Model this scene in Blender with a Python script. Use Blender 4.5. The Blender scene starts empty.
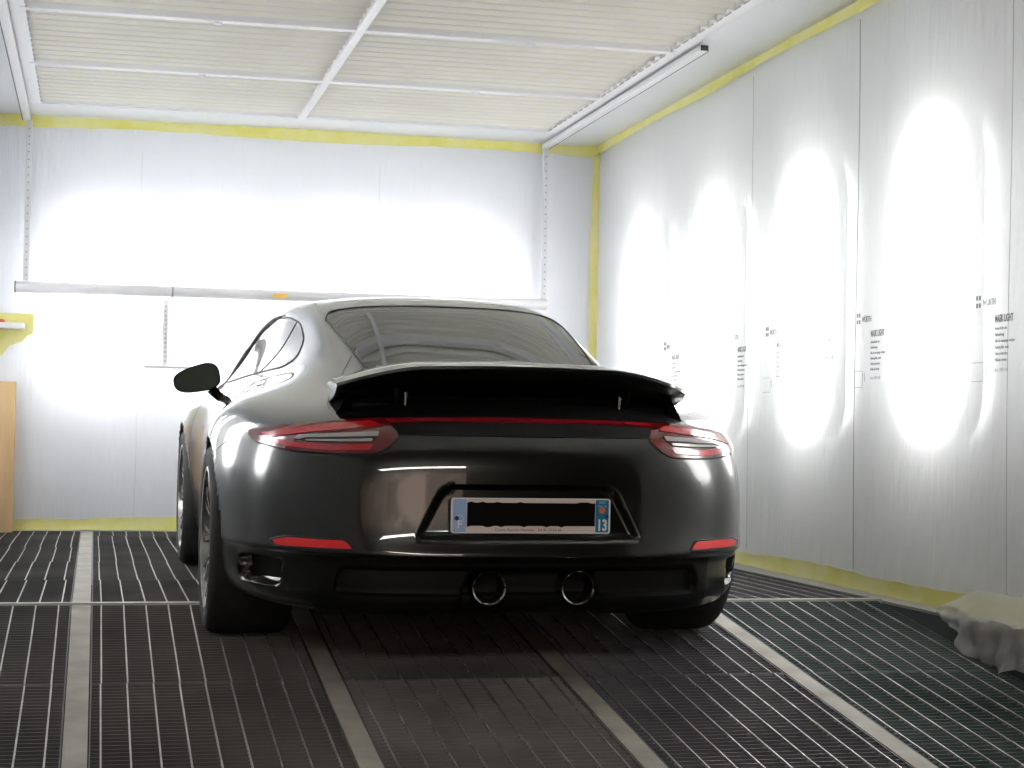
import bpy, bmesh, math, random
import numpy as np
from mathutils import Vector, Matrix
from mathutils.bvhtree import BVHTree
from mathutils.geometry import delaunay_2d_cdt
random.seed(7)
PI = math.pi
scene = bpy.context.scene
COL = scene.collection

# ------------------------------------------------------------------ helpers
def link(name, me, mat=None, parent=None):
    o = bpy.data.objects.new(name, me)
    COL.objects.link(o)
    if mat is not None and hasattr(me, 'materials') and len(me.materials) == 0:
        me.materials.append(mat)
    if parent is not None:
        o.parent = parent
    return o

def smooth(me, ang=35):
    for p in me.polygons:
        p.use_smooth = True
    me.set_sharp_from_angle(angle=math.radians(ang))

def mesh(name, verts, faces, mat=None, parent=None, sm=None):
    me = bpy.data.meshes.new(name)
    me.from_pydata([tuple(v) for v in verts], [], faces)
    me.update()
    if sm is not None:
        smooth(me, sm)
    return link(name, me, mat, parent)

class MB:
    def __init__(self):
        self.v = []; self.f = []
    def box(self, a, b):
        x0, y0, z0 = a; x1, y1, z1 = b
        n = len(self.v)
        self.v += [(x0,y0,z0),(x1,y0,z0),(x1,y1,z0),(x0,y1,z0),(x0,y0,z1),(x1,y0,z1),(x1,y1,z1),(x0,y1,z1)]
        self.f += [(n,n+3,n+2,n+1),(n+4,n+5,n+6,n+7),(n,n+1,n+5,n+4),(n+1,n+2,n+6,n+5),(n+2,n+3,n+7,n+6),(n+3,n,n+4,n+7)]
        return self
    def hexa(self, p):      # 8 points: bottom 4, top 4
        n = len(self.v); self.v += [tuple(q) for q in p]
        self.f += [(n,n+3,n+2,n+1),(n+4,n+5,n+6,n+7),(n,n+1,n+5,n+4),(n+1,n+2,n+6,n+5),(n+2,n+3,n+7,n+6),(n+3,n,n+4,n+7)]
        return self
    def tube(self, pts, r, seg=8, closed=False):
        pts = [Vector(p) for p in pts]; n0 = len(self.v); N = len(pts)
        rr = r if hasattr(r, '__len__') else [r]*N
        prev = None
        for i, p in enumerate(pts):
            if closed: d = pts[(i+1) % N]-pts[i-1]
            else: d = pts[min(i+1, N-1)]-pts[max(i-1, 0)]
            d.normalize()
            if prev is None:
                a = Vector((0,0,1)) if abs(d.z) < .9 else Vector((1,0,0))
                u = d.cross(a).normalized()
            else:
                u = (prev-d*prev.dot(d)).normalized()
            prev = u; w = d.cross(u)
            for k in range(seg):
                t = 2*PI*k/seg
                self.v.append(tuple(p+(u*math.cos(t)+w*math.sin(t))*rr[i]))
        for i in range(N if closed else N-1):
            j = (i+1) % N
            for k in range(seg):
                l = (k+1) % seg
                self.f.append((n0+i*seg+k, n0+i*seg+l, n0+j*seg+l, n0+j*seg+k))
        if not closed:
            self.f.append(tuple(n0+k for k in range(seg))[::-1])
            self.f.append(tuple(n0+(N-1)*seg+k for k in range(seg)))
        return self
    def lathe(self, prof, seg=48, M=None, closed=False):   # prof (r, h) about local x axis -> uses M
        M = M or Matrix.Identity(4); n0 = len(self.v); N = len(prof)
        for (r, h) in prof:
            for k in range(seg):
                t = 2*PI*k/seg
                self.v.append(tuple(M @ Vector((h, r*math.cos(t), r*math.sin(t)))))
        for i in range(N if closed else N-1):
            j = (i+1) % N
            for k in range(seg):
                l = (k+1) % seg
                self.f.append((n0+i*seg+k, n0+i*seg+l, n0+j*seg+l, n0+j*seg+k))
        return self
    def build(self, name, mat, parent=None, sm=None):
        return mesh(name, self.v, self.f, mat, parent, sm)

def bevel(o, w=.004, seg=2):
    bm = bmesh.new(); bm.from_mesh(o.data)
    bmesh.ops.bevel(bm, geom=list(bm.edges), offset=w, segments=seg, affect='EDGES', profile=.6)
    bm.to_mesh(o.data); bm.free(); smooth(o.data, 40)
    return o

def tag(o, label=None, cat=None, group=None, kind=None):
    if label: o['label'] = label
    if cat: o['category'] = cat
    if group: o['group'] = group
    if kind: o['kind'] = kind
    return o

def empty(name, M=None):
    o = bpy.data.objects.new(name, None); COL.objects.link(o)
    o.empty_display_size = .2
    if M is not None: o.matrix_world = M
    return o

def text(name, body, size, M, mat, parent, align='LEFT', ext=.0004, sx=1.0, bold=0.):
    cu = bpy.data.curves.new(name, 'FONT')
    cu.body = body; cu.size = size; cu.align_x = align; cu.extrude = ext
    o = bpy.data.objects.new(name, cu); COL.objects.link(o)
    cu.offset = bold
    me = bpy.data.meshes.new_from_object(o)
    bpy.data.objects.remove(o); bpy.data.curves.remove(cu)
    me.materials.clear()
    me.transform(M @ Matrix.Diagonal((sx, 1, 1, 1)))
    return link(name, me, mat, parent)

# ------------------------------------------------------------------ materials
def principled(name, col, rough=.5, metal=0., coat=0., spec=.5, coat_r=.03, emis=None, es=0.):
    m = bpy.data.materials.new(name); m.use_nodes = True
    b = m.node_tree.nodes['Principled BSDF']
    b.inputs['Base Color'].default_value = (*col, 1)
    b.inputs['Roughness'].default_value = rough
    b.inputs['Metallic'].default_value = metal
    b.inputs['Coat Weight'].default_value = coat
    b.inputs['Coat Roughness'].default_value = coat_r
    b.inputs['Specular IOR Level'].default_value = spec
    if emis:
        b.inputs['Emission Color'].default_value = (*emis, 1)
        b.inputs['Emission Strength'].default_value = es
    return m

def nodes(m): return m.node_tree.nodes, m.node_tree.links

def noise_colour(m, c1, c2, scale=4., detail=4., lo=.35, hi=.65, stretch=(1,1,1), bump=0., bscale=None):
    n, l = nodes(m); b = n['Principled BSDF']
    tc = n.new('ShaderNodeTexCoord'); mp = n.new('ShaderNodeMapping'); mp.inputs['Scale'].default_value = stretch
    nz = n.new('ShaderNodeTexNoise'); nz.inputs['Scale'].default_value = scale; nz.inputs['Detail'].default_value = detail
    cr = n.new('ShaderNodeValToRGB')
    cr.color_ramp.elements[0].position = lo; cr.color_ramp.elements[1].position = hi
    cr.color_ramp.elements[0].color = (*c1, 1); cr.color_ramp.elements[1].color = (*c2, 1)
    l.new(tc.outputs['Object'], mp.inputs['Vector']); l.new(mp.outputs[0], nz.inputs['Vector'])
    l.new(nz.outputs['Fac'], cr.inputs['Fac']); l.new(cr.outputs['Color'], b.inputs['Base Color'])
    if bump:
        nb = n.new('ShaderNodeTexNoise'); nb.inputs['Scale'].default_value = bscale or scale*3; nb.inputs['Detail'].default_value = 3
        bp = n.new('ShaderNodeBump'); bp.inputs['Strength'].default_value = bump; bp.inputs['Distance'].default_value = .01
        l.new(mp.outputs[0], nb.inputs['Vector']); l.new(nb.outputs['Fac'], bp.inputs['Height']); l.new(bp.outputs[0], b.inputs['Normal'])
    return m

def glass(name, tint, rough=.0, ior=1.5, refl=1.0):
    m = bpy.data.materials.new(name); m.use_nodes = True
    n, l = nodes(m); n.clear()
    out = n.new('ShaderNodeOutputMaterial'); mx = n.new('ShaderNodeMixShader')
    tr = n.new('ShaderNodeBsdfTransparent'); gl = n.new('ShaderNodeBsdfGlossy'); fr = n.new('ShaderNodeFresnel')
    tr.inputs[0].default_value = (*tint, 1); gl.inputs['Roughness'].default_value = rough
    gl.inputs['Color'].default_value = (refl, refl, refl, 1); fr.inputs['IOR'].default_value = ior
    l.new(fr.outputs[0], mx.inputs[0]); l.new(tr.outputs[0], mx.inputs[1]); l.new(gl.outputs[0], mx.inputs[2])
    l.new(mx.outputs[0], out.inputs[0])
    return m

PAINT = principled('graphite_paint', (.0115, .0125, .0100), .28, .6, 1.0, .5, .015)
PAINT.node_tree.nodes['Principled BSDF'].inputs['Coat IOR'].default_value = 1.6
BLACKP = principled('black_plastic', (.004, .004, .004), .6, spec=.2)
GLOSSB = principled('gloss_black', (.005, .005, .005), .12, 0, .6)
RUBBER = noise_colour(principled('tyre_rubber', (.012, .012, .012), .75), (.008,.008,.008), (.018,.018,.017), 20)
SEAL = principled('window_seal_rubber', (.004, .004, .004), .5)
MATTEB = principled('matte_black', (.002, .002, .002), .9, spec=.03)
CHROME = principled('polished_steel', (.30, .29, .28), .12, 1.)
RIMM = principled('silver_rim', (.30, .30, .29), .25, .9, .4)
DISC = principled('brake_disc_steel', (.25, .25, .25), .35, 1.)
CALIP = principled('brake_caliper_paint', (.03, .03, .03), .3)
REDL = principled('red_lamp_lens', (.42, .006, .012), .08, 0, 1.0, .5, .01)
REDD = principled('dark_red_lens', (.12, .002, .004), .05, 0, 1.0, .5, .01)
REDR = principled('red_reflector', (.75, .02, .02), .15, 0, 1.0)
CLEARL = principled('clear_lamp_element', (.55, .52, .52), .12, .3, 1.0)
LAMPB = principled('lamp_dark_housing', (.02, .004, .005), .08, 0, 1.0)
PLATEW = principled('plate_cream', (.80, .70, .62), .4)
PLATEB = principled('plate_light_blue', (.36, .55, .85), .35)
PLATED = principled('plate_teal_blue', (.01, .19, .34), .35)
PLATEK = principled('plate_black_cover', (.001, .001, .001), .6, spec=.1)
WHITEP = principled('plate_white', (.85, .87, .9), .4)
ORANGE = principled('plate_orange', (.75, .18, .10), .4)
NAVY = principled('navy_bolt', (.01, .03, .12), .4)
GREYT = principled('grey_print', (.22, .19, .17), .6)
LINING = principled('cabin_lining', (.10, .10, .095), .9)
SEATM = noise_colour(principled('seat_leather', (.03, .03, .03), .55), (.02,.02,.02), (.035,.034,.033), 30)
CABINW = principled('cabin_trim_light', (.35, .36, .34), .7)
GLASSR = glass('tinted_car_glass', (.60, .64, .60), 0, 1.8)
GLASSS = glass('side_car_glass', (.90, .93, .93), 0, 1.6)
MIRG = principled('mirror_glass', (.012, .020, .018), .08, .85, spec=.2)

# ------------------------------------------------------------------ calibrated place (metres)
F_PX, YAW, PITCH, ROLL, CAMH = 1766.6127, .2314811, .0283295, .0169937, .6817554
YC, SLOPE, YB, XR, HC = 7.0197, .14089, 11.916, 3.4125, 2.716
XL = -.84
YE = 3.4                 # booth entrance
cam_d = bpy.data.cameras.new('camera'); cam = bpy.data.objects.new('camera', cam_d); COL.objects.link(cam)
fw = Vector((math.sin(YAW)*math.cos(PITCH), math.cos(YAW)*math.cos(PITCH), math.sin(PITCH)))
rt = Vector((math.cos(YAW), -math.sin(YAW), 0)); up = rt.cross(fw)
c_, s_ = math.cos(ROLL), math.sin(ROLL)
X = rt*c_-up*(-s_)*1.0; Y_ = up*c_-rt*s_
X = rt*c_+up*s_; Y_ = up*c_-rt*s_
# photo frame x = c*u - s*v, y(down) = s*u + c*v
X = rt*c_ + up*s_
Y_ = -rt*s_ + up*c_
cam.matrix_world = Matrix(((X.x, Y_.x, -fw.x, 0), (X.y, Y_.y, -fw.y, 0), (X.z, Y_.z, -fw.z, CAMH), (0,0,0,1)))
cam_d.sensor_width = 36; cam_d.lens = F_PX*36/1024; cam_d.clip_start = .05
scene.camera = cam

# ================================================================== CAR
R3 = Vector((.99999479, .0032294, 0)); F3 = Vector((-.00322828, .9996491, .02629166)); U3 = Vector((8.49e-05, -.02629153, .99965431))
O3 = Vector((1.37313613, 5.52270837, -.09178018))
CARM = Matrix(((R3.x,F3.x,U3.x,O3.x),(R3.y,F3.y,U3.y,O3.y),(R3.z,F3.z,U3.z,O3.z),(0,0,0,1)))
car = empty('sports_car', CARM)
tag(car, 'dark graphite coupe with raised rear spoiler, red tail lights and twin round exhausts', 'car')

rings = [
 # R0 underside
 [(0,0.22,0.17),(0.26,0.22,0.17),(0.48,0.26,0.17),(0.66,0.42,0.17),(0.772,0.7,0.17),(0.81,1.04,0.17),(0.8,1.55,0.16),(0.76,2.3,0.15),(0.78,2.95,0.15),(0.818,3.49,0.16),(0.74,3.9,0.17),(0.42,4.2,0.17),(0,4.28,0.17)],
 # R1 bumper bottom / sill
 [(0,0.07,0.215),(0.28,0.075,0.215),(0.52,0.12,0.215),(0.76,0.31,0.215),(0.897,0.66,0.215),(0.93,1.04,0.22),(0.895,1.55,0.21),(0.82,2.3,0.19),(0.84,2.95,0.19),(0.898,3.49,0.21),(0.82,4.02,0.2),(0.48,4.32,0.2),(0,4.42,0.2)],
 # R1b just under the lip
 [(0,0.04,0.352),(0.28,0.045,0.352),(0.53,0.1,0.352),(0.78,0.3,0.352),(0.924,0.655,0.35),(0.965,1.04,0.34),(0.915,1.55,0.33),(0.845,2.3,0.32),(0.865,2.95,0.32),(0.933,3.49,0.33),(0.845,4.04,0.33),(0.49,4.36,0.33),(0,4.47,0.33)],
 # R2 lip edge
 [(0,-0.018,0.378),(0.28,-0.008,0.378),(0.54,0.065,0.378),(0.8,0.275,0.378),(0.93,0.65,0.38),(0.972,1.04,0.39),(0.92,1.55,0.39),(0.853,2.3,0.38),(0.873,2.95,0.38),(0.943,3.49,0.39),(0.852,4.045,0.38),(0.495,4.37,0.38),(0,4.48,0.38)],
 # R3
 [(0,0,0.44),(0.28,0.012,0.44),(0.55,0.078,0.44),(0.8,0.28,0.44),(0.932,0.65,0.45),(0.977,1.04,0.46),(0.922,1.55,0.46),(0.86,2.3,0.46),(0.88,2.95,0.46),(0.95,3.49,0.47),(0.857,4.05,0.45),(0.5,4.38,0.45),(0,4.49,0.45)],
 # R4
 [(0,0.02,0.58),(0.28,0.033,0.58),(0.55,0.095,0.58),(0.795,0.285,0.58),(0.932,0.65,0.58),(0.98,1.04,0.59),(0.925,1.55,0.59),(0.863,2.3,0.59),(0.883,2.95,0.59),(0.955,3.49,0.6),(0.855,4.03,0.57),(0.5,4.35,0.57),(0,4.46,0.57)],
 # R5
 [(0,0.036,0.69),(0.28,0.051,0.69),(0.55,0.118,0.69),(0.79,0.322,0.69),(0.917,0.67,0.695),(0.97,1.04,0.7),(0.915,1.55,0.7),(0.85,2.3,0.7),(0.872,2.95,0.7),(0.94,3.49,0.71),(0.83,3.98,0.66),(0.48,4.28,0.66),(0,4.38,0.66)],
 # R6
 [(0,0.103,0.79),(0.28,0.118,0.79),(0.55,0.19,0.785),(0.77,0.384,0.775),(0.887,0.69,0.79),(0.935,1.04,0.8),(0.88,1.55,0.8),(0.825,2.3,0.79),(0.845,2.95,0.79),(0.898,3.49,0.81),(0.78,3.9,0.78),(0.45,4.15,0.74),(0,4.23,0.73)],
 # R7
 [(0,0.25,0.855),(0.28,0.265,0.855),(0.52,0.34,0.85),(0.69,0.51,0.85),(0.7922,0.74,0.865),(0.823,1.06,0.88),(0.797,1.55,0.875),(0.785,2.3,0.86),(0.8,2.95,0.86),(0.8008,3.45,0.865),(0.7,3.85,0.86),(0.42,4.02,0.82),(0,4.08,0.8)],
 # R8 belt
 [(0,0.5,0.925),(0.27,0.51,0.925),(0.47,0.58,0.92),(0.575,0.8,0.925),(0.635,1.04,0.945),(0.665,1.4,0.945),(0.695,1.85,0.94),(0.722,2.35,0.925),(0.742,2.85,0.912),(0.752,3.25,0.9),(0.64,3.52,0.925),(0.35,3.7,0.94),(0,3.75,0.945)],
 # R9 lower glass
 [(0,0.9,1.05),(0.26,0.91,1.048),(0.44,0.97,1.04),(0.515,1.12,1.045),(0.545,1.38,1.055),(0.572,1.7,1.06),(0.602,2,1.055),(0.634,2.35,1.05),(0.655,2.75,1.045),(0.662,3.08,1.045),(0.57,3.31,1.055),(0.33,3.44,1.06),(0,3.48,1.065)],
 # R10 upper glass
 [(0,1.5,1.238),(0.26,1.51,1.233),(0.437,1.57,1.215),(0.495,1.7,1.212),(0.515,1.85,1.218),(0.53,2,1.223),(0.547,2.2,1.228),(0.563,2.4,1.226),(0.576,2.6,1.212),(0.58,2.74,1.195),(0.51,2.87,1.195),(0.28,2.95,1.2),(0,2.98,1.205)],
 # R11
 [(0,1.83,1.293),(0.1872,1.84,1.29),(0.312,1.88,1.283),(0.3744,1.96,1.28),(0.4056,2.05,1.28),(0.416,2.15,1.281),(0.4264,2.25,1.281),(0.4264,2.35,1.28),(0.4264,2.45,1.276),(0.4056,2.55,1.27),(0.3432,2.63,1.268),(0.1872,2.68,1.272),(0,2.7,1.275)],
 # R12 roof crown
 [(0,2.08,1.306),(0.05,2.08,1.306),(0.09,2.1,1.305),(0.11,2.13,1.305),(0.12,2.17,1.305),(0.12,2.2,1.305),(0.12,2.24,1.305),(0.12,2.28,1.305),(0.12,2.32,1.304),(0.11,2.36,1.303),(0.09,2.4,1.302),(0.05,2.43,1.302),(0,2.43,1.302)],
]
T = []
for r in rings:
    full = list(r) + [(-x, y, z) for (x, y, z) in r[-2:0:-1]]
    T.append(full)
T = np.array(T, float)                      # (NV, 24, 3)
NV, NU = T.shape[:2]
def bsp(t):
    return np.array([(1-t)**3, 3*t**3-6*t**2+4, -3*t**3+3*t**2+3*t+1, t**3])/6
def ev(C, us, vs):
    P = np.concatenate([2*C[:1]-C[1:2], C, 2*C[-1:]-C[-2:-1]], 0)
    out = np.zeros((len(vs), len(us), 3))
    WU = np.zeros((len(us), NU))
    for i, u in enumerate(us):
        k = int(math.floor(u)); w = bsp(u-k)
        for a in range(4): WU[i, (k-1+a) % NU] += w[a]
    WV = np.zeros((len(vs), NV+2))
    for i, v in enumerate(vs):
        k = min(int(math.floor(v)), NV-2); w = bsp(v-k)
        for a in range(4): WV[i, k+a] += w[a]
    return np.einsum('ik,kjc,uj->iuc', WV, P, WU)
C = T.copy()
for _ in range(4):
    C += .9*(T-ev(C, range(NU), range(NV)))
div_half = [40, 36, 32, 26, 14, 12, 12, 12, 12, 12, 10, 10]
us = []
for j in range(12):
    us += [j+i/div_half[j] for i in range(div_half[j])]
us2 = [12-(u-12) for u in []]
for j in range(12):
    d = div_half[11-j]
    us += [12+j+i/d for i in range(d)]
dv = [6, 14, 9, 9, 14, 12, 14, 12, 12, 12, 14, 8, 6]
vs = []
for j in range(NV-1): vs += [j+i/dv[j] for i in range(dv[j])]
vs.append(NV-1)
G = ev(C, us, vs)
nv, nu = G.shape[:2]

def sstep(a, b, x):
    t = np.clip((x-a)/(b-a), 0, 1); return t*t*(3-2*t)
def sd_poly(px, pz, poly):
    poly = np.array(poly, float); d = np.full(px.shape, 1e9); ins = np.zeros(px.shape, bool); n = len(poly)
    for i in range(n):
        a, b = poly[i], poly[(i+1) % n]; e = b-a
        wx, wz = px-a[0], pz-a[1]
        t = np.clip((wx*e[0]+wz*e[1])/(e@e), 0, 1)
        d = np.minimum(d, np.hypot(wx-t*e[0], wz-t*e[1]))
        c = ((a[1] > pz) != (b[1] > pz)) & (px < (b[0]-a[0])*(pz-a[1])/((b[1]-a[1]) or 1e-12)+a[0])
        ins ^= c
    return np.where(ins, d, -d)             # positive inside
def rpoly(poly, r, n=5):                    # rounded polygon
    out = []; N = len(poly)
    for i in range(N):
        p0, p1, p2 = Vector(poly[i-1]), Vector(poly[i]), Vector(poly[(i+1) % N])
        rr = r[i] if hasattr(r, '__len__') else r
        a = (p0-p1); b = (p2-p1); rr = min(rr, a.length*.45, b.length*.45)
        A = p1+a.normalized()*rr; B = p1+b.normalized()*rr
        for k in range(n+1):
            t = k/n; out.append(tuple(A*(1-t)**2+p1*2*t*(1-t)+B*t*t))
    return out
gx, gy, gz = G[..., 0], G[..., 1], G[..., 2]
rear = gy < .7
# plate recess
rec = rpoly([(-.372,.432),(.372,.432),(.285,.605),(-.285,.605)], [.02,.02,.045,.045])
d = sd_poly(gx, gz, rec)
G[..., 1] += np.where(rear, .036*sstep(-.004, .016, d), 0)
# wide lower panel and the exhaust cut-out
low = rpoly([(-.62,.245),(.62,.245),(.60,.338),(-.60,.338)], .03)
d = sd_poly(gx, gz, low); G[..., 1] += np.where(rear, .03*sstep(-.004, .012, d), 0)
exc = rpoly([(-.27,.10),(.31,.10),(.22,.335),(-.18,.335)], .03)
d = sd_poly(gx, gz, exc); G[..., 1] += np.where(rear, .05*sstep(-.004, .012, d), 0)
# corner vents
for s in (-1, 1):
    ven = rpoly([(s*.775,.262),(s*.885,.262),(s*.885,.345),(s*.77,.345)], .01)
    d = sd_poly(gx, gz, ven); k = np.where(rear, .05*sstep(-.003, .010, d), 0)
    G[..., 1] += k*.8; G[..., 0] -= s*k*.7
# wheel arches: snap the grid to the circle
AX = [(1.045, .345, .378), (3.49, .343, .372)]
for (ay, az, ar) in AX:
    rr = np.hypot(G[..., 1]-ay, G[..., 2]-az)
    m = (np.abs(gx) > .6) & (np.abs(rr-ar) < .012)
    k = np.where(m, ar/np.maximum(rr, 1e-6), 1)
    G[..., 1] = ay+(G[..., 1]-ay)*k; G[..., 2] = az+(G[..., 2]-az)*k

V = G.reshape(-1, 3)
faces = []
for i in range(nv-1):
    for j in range(nu):
        k = (j+1) % nu
        faces.append((i*nu+j, i*nu+k, (i+1)*nu+k, (i+1)*nu+j))
cap = [(nv-1)*nu+j for j in range(nu)]
faces.append(tuple(cap))
cen = np.array([V[list(f)].mean(0) for f in faces])
BV = BVHTree.FromPolygons([Vector(v) for v in V], faces[:-1])

def inarch(c):
    return any(math.hypot(c[1]-a, c[2]-b) < r-.002 and abs(c[0]) > .6 for a, b, r in AX)
def shrink(poly, s):
    cx = sum(p[0] for p in poly)/len(poly); cy = sum(p[1] for p in poly)/len(poly)
    out = []
    for p in poly:
        v = Vector((p[0]-cx, p[1]-cy)); L = v.length
        v *= (L-s)/L; out.append((cx+v.x, cy+v.y))
    return out
# window outlines (car frame)
RG = rpoly([(-.43,.66),(.43,.66),(.455,1.0),(.49,1.50),(.465,1.585),(.25,1.525),(0,1.51),(-.25,1.525),(-.465,1.585),(-.49,1.50),(-.455,1.0)], .03, 4)
WS = rpoly([(-.60,3.42),(-.33,3.62),(0,3.67),(.33,3.62),(.60,3.42),(.48,2.92),(.25,3.01),(0,3.03),(-.25,3.01),(-.48,2.92)], .05, 4)
SW = rpoly([(3.40,.905),(2.35,.955),(1.72,.985),(1.60,1.02),(1.66,1.10),(1.86,1.17),(2.15,1.205),(2.45,1.208),(2.72,1.175),(3.02,1.075)], [.02,.1,.06,.04,.05,.1,.1,.1,.1,.1], 4)
def rows(poly, c, s=.012):
    return None
cx_, cy_, cz_ = cen[:, 0], cen[:, 1], cen[:, 2]
cut = np.zeros(len(faces), bool)
cut |= (sd_poly(cx_, cy_, RG) > .012) & (cz_ > .95) & (cy_ < 2)
cut |= (sd_poly(cx_, cy_, WS) > .012) & (cz_ > .9) & (cy_ > 2.5)
cut |= (sd_poly(cy_, cz_, SW) > .012) & (np.abs(cx_) > .45)
arch = np.array([inarch(c) for c in cen])
# engine opening below the raised lid
deck = rpoly([(-.575,.27),(-.40,.185),(0,.165),(.40,.185),(.575,.27),(.50,.76),(-.50,.76)], .03)
dk = (sd_poly(cx_, cy_, deck) > 0) & (cz_ > .81) & (cz_ < 1.02)
lowb = (cz_ < .362) & (cy_ < .56) & (np.abs(cx_) < .66)
cut[-1] = False

def sub(name, mask, mat, parent, off=0., sm=35):
    idx = {}; vv = []; ff = []
    for f, m in zip(faces, mask):
        if not m: continue
        g = []
        for i in f:
            if i not in idx: idx[i] = len(vv); vv.append(V[i])
            g.append(idx[i])
        ff.append(g)
    o = mesh(name, vv, ff, mat, parent, sm)
    return o
body = sub('body_shell', ~(cut | arch | dk | lowb), PAINT, car, sm=50)
sub('rear_diffuser', lowb & ~arch, BLACKP, car, sm=50)
# underside plate
under = [tuple(V[j]) for j in range(nu)]
me = bpy.data.meshes.new('underbody_tray')
me.from_pydata(under+[(x*.97, y*.985+.03, z+.02) for x, y, z in under], [], [tuple(range(nu)), tuple(range(2*nu-1, nu-1, -1))]+[(j, (j+1) % nu, nu+(j+1) % nu, nu+j) for j in range(nu)])
link('underbody_tray', me, BLACKP, car)
# cabin lining
cab = (cz_ > .93) & (cy_ > .8) & (cy_ < 3.8) & ~cut
lin = sub('cabin_lining', cab, LINING, car)
bm = bmesh.new(); bm.from_mesh(lin.data); bm.normal_update()
for v in bm.verts: v.co -= v.normal*.022
bmesh.ops.reverse_faces(bm, faces=bm.faces); bm.to_mesh(lin.data); bm.free(); smooth(lin.data, 50)

# ---- patches laid on the body
def cast(kind, a, b, s=1):
    if kind == 'rear': o, d = Vector((a, -1, b)), Vector((0, 1, 0))
    elif kind == 'side': o, d = Vector((s*2, a, b)), Vector((-s, 0, 0))
    elif kind == 'top': o, d = Vector((a, b, 2)), Vector((0, 0, -1))
    h = BV.ray_cast(o, d)
    if h[0] is None: return None
    n = h[1]
    if n.dot(d) > 0: n = -n
    return h[0], n
def patch(name, kind, poly, off, thick, mat, parent, s=1, step=.02, sm=30):
    poly = [Vector(p) for p in poly]
    # refine the outline
    pts = []
    for i, p in enumerate(poly):
        q = poly[(i+1) % len(poly)]; n = max(1, int((q-p).length/step))
        pts += [p.lerp(q, k/n) for k in range(n)]
    N = len(pts); edges = [(i, (i+1) % N) for i in range(N)]
    xs = [p[0] for p in pts]; zs = [p[1] for p in pts]
    px, pz = np.meshgrid(np.arange(min(xs), max(xs), step), np.arange(min(zs), max(zs), step))
    dd = sd_poly(px, pz, [tuple(p) for p in poly])
    inner = [Vector((float(a), float(b))) for a, b, q in zip(px.ravel(), pz.ravel(), dd.ravel()) if q > step*.45]
    vo, eo, fo, *_ = delaunay_2d_cdt(pts+inner, edges, [], 1, 1e-6)
    top = []; 
    for p in vo:
        h = cast(kind, p[0], p[1], s)
        if h is None: h = (Vector((p[0], .5, p[1])), Vector((0, -1, 0)))
        top.append((h[0]+h[1]*off, h[1]))
    bmx = bmesh.new()
    tv = [bmx.verts.new(t[0]) for t in top]
    bv = [bmx.verts.new(t[0]-t[1]*thick) for t in top]
    for f in fo:
        try: fc = bmx.faces.new([tv[i] for i in f]); bmx.faces.new([bv[i] for i in f][::-1])
        except ValueError: pass
    bd = [e for e in bmx.edges if len(e.link_faces) == 1 and e.verts[0] in set(tv)]
    ix = {v: i for i, v in enumerate(tv)}
    for e in bd:
        a, b = ix[e.verts[0]], ix[e.verts[1]]
        try: bmx.faces.new((tv[a], tv[b], bv[b], bv[a]))
        except ValueError: pass
    bmesh.ops.recalc_face_normals(bmx, faces=bmx.faces)
    me = bpy.data.meshes.new(name); bmx.to_mesh(me); bmx.free(); smooth(me, sm)
    return link(name, me, mat, parent)
def seam(name, kind, poly, r, mat, parent, s=1, closed=False, off=0., step=.02, seg=6):
    poly = [Vector(p) for p in poly]; pts = []
    rng = range(len(poly)) if closed else range(len(poly)-1)
    for i in rng:
        p, q = poly[i], poly[(i+1) % len(poly)]; n = max(1, int((q-p).length/step))
        pts += [p.lerp(q, k/n) for k in range(n)]
    if not closed: pts.append(poly[-1])
    out = []
    for p in pts:
        h = cast(kind, p[0], p[1], s)
        if h: out.append(h[0]+h[1]*off)
    return MB().tube(out, r, seg, closed).build(name, mat, parent, 60)
def catmull(pts, n=8):
    P = [Vector(p) for p in pts]; P = [2*P[0]-P[1]]+P+[2*P[-1]-P[-2]]; out = []
    for i in range(1, len(P)-2):
        for k in range(n):
            t = k/n
            out.append(.5*((2*P[i])+(P[i+1]-P[i-1])*t+(2*P[i-1]-5*P[i]+4*P[i+1]-P[i+2])*t*t+(3*P[i]-P[i-1]-3*P[i+1]+P[i+2])*t**3))
    out.append(P[-2]); return out

rg = patch('rear_window', 'top', RG, .001, .004, GLASSR, car, step=.03)
seam('window_seal', 'top', RG, .005, SEAL, rg, closed=True)
ws = patch('windscreen', 'top', WS, .001, .004, GLASSR, car, step=.03)
seam('window_seal', 'top', WS, .007, SEAL, ws, closed=True)
for s in (-1, 1):
    sw = patch('side_window', 'side', SW, .001, .004, GLASSS, car, s=s, step=.03)
    seam('window_seal', 'side', SW, .004, SEAL, sw, s=s, closed=True)
    MB().tube([cast('side', a, b, s)[0]+Vector((s*.003, 0, 0)) for a, b in catmull([(3.45,.885),(3.22,.98),(3.0,1.085),(2.75,1.172),(2.5,1.212),(2.3,1.22)], 6)], [.016]*12+[.011]*12+[.008,.006,.004,.003,.003,.002,.002], 8).build('pillar_trim', SEAL, car, 60)
    seam('quarter_window_bar', 'side', [(2.16,.962),(2.02,1.08),(1.95,1.185)], .002, SEAL, sw, s=s, off=.002)
    seam('door_gap', 'side', catmull([(3.12,.90),(3.16,.75),(3.14,.5),(3.08,.28)]), .0028, SEAL, car, s=s, off=-.001)
    seam('door_gap', 'side', catmull([(1.98,.95),(1.86,.80),(1.82,.6),(1.90,.4),(1.98,.28)]), .0028, SEAL, car, s=s, off=-.001)
    seam('bumper_gap', 'side', catmull([(.62,.735),(.75,.70),(.86,.66)]), .0025, SEAL, car, s=s, off=-.001)
    hd = patch('door_handle', 'side', rpoly([(2.02,.745),(2.20,.75),(2.20,.778),(2.02,.775)], .012), .022, .018, PAINT, car, s=s, step=.01)
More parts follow.
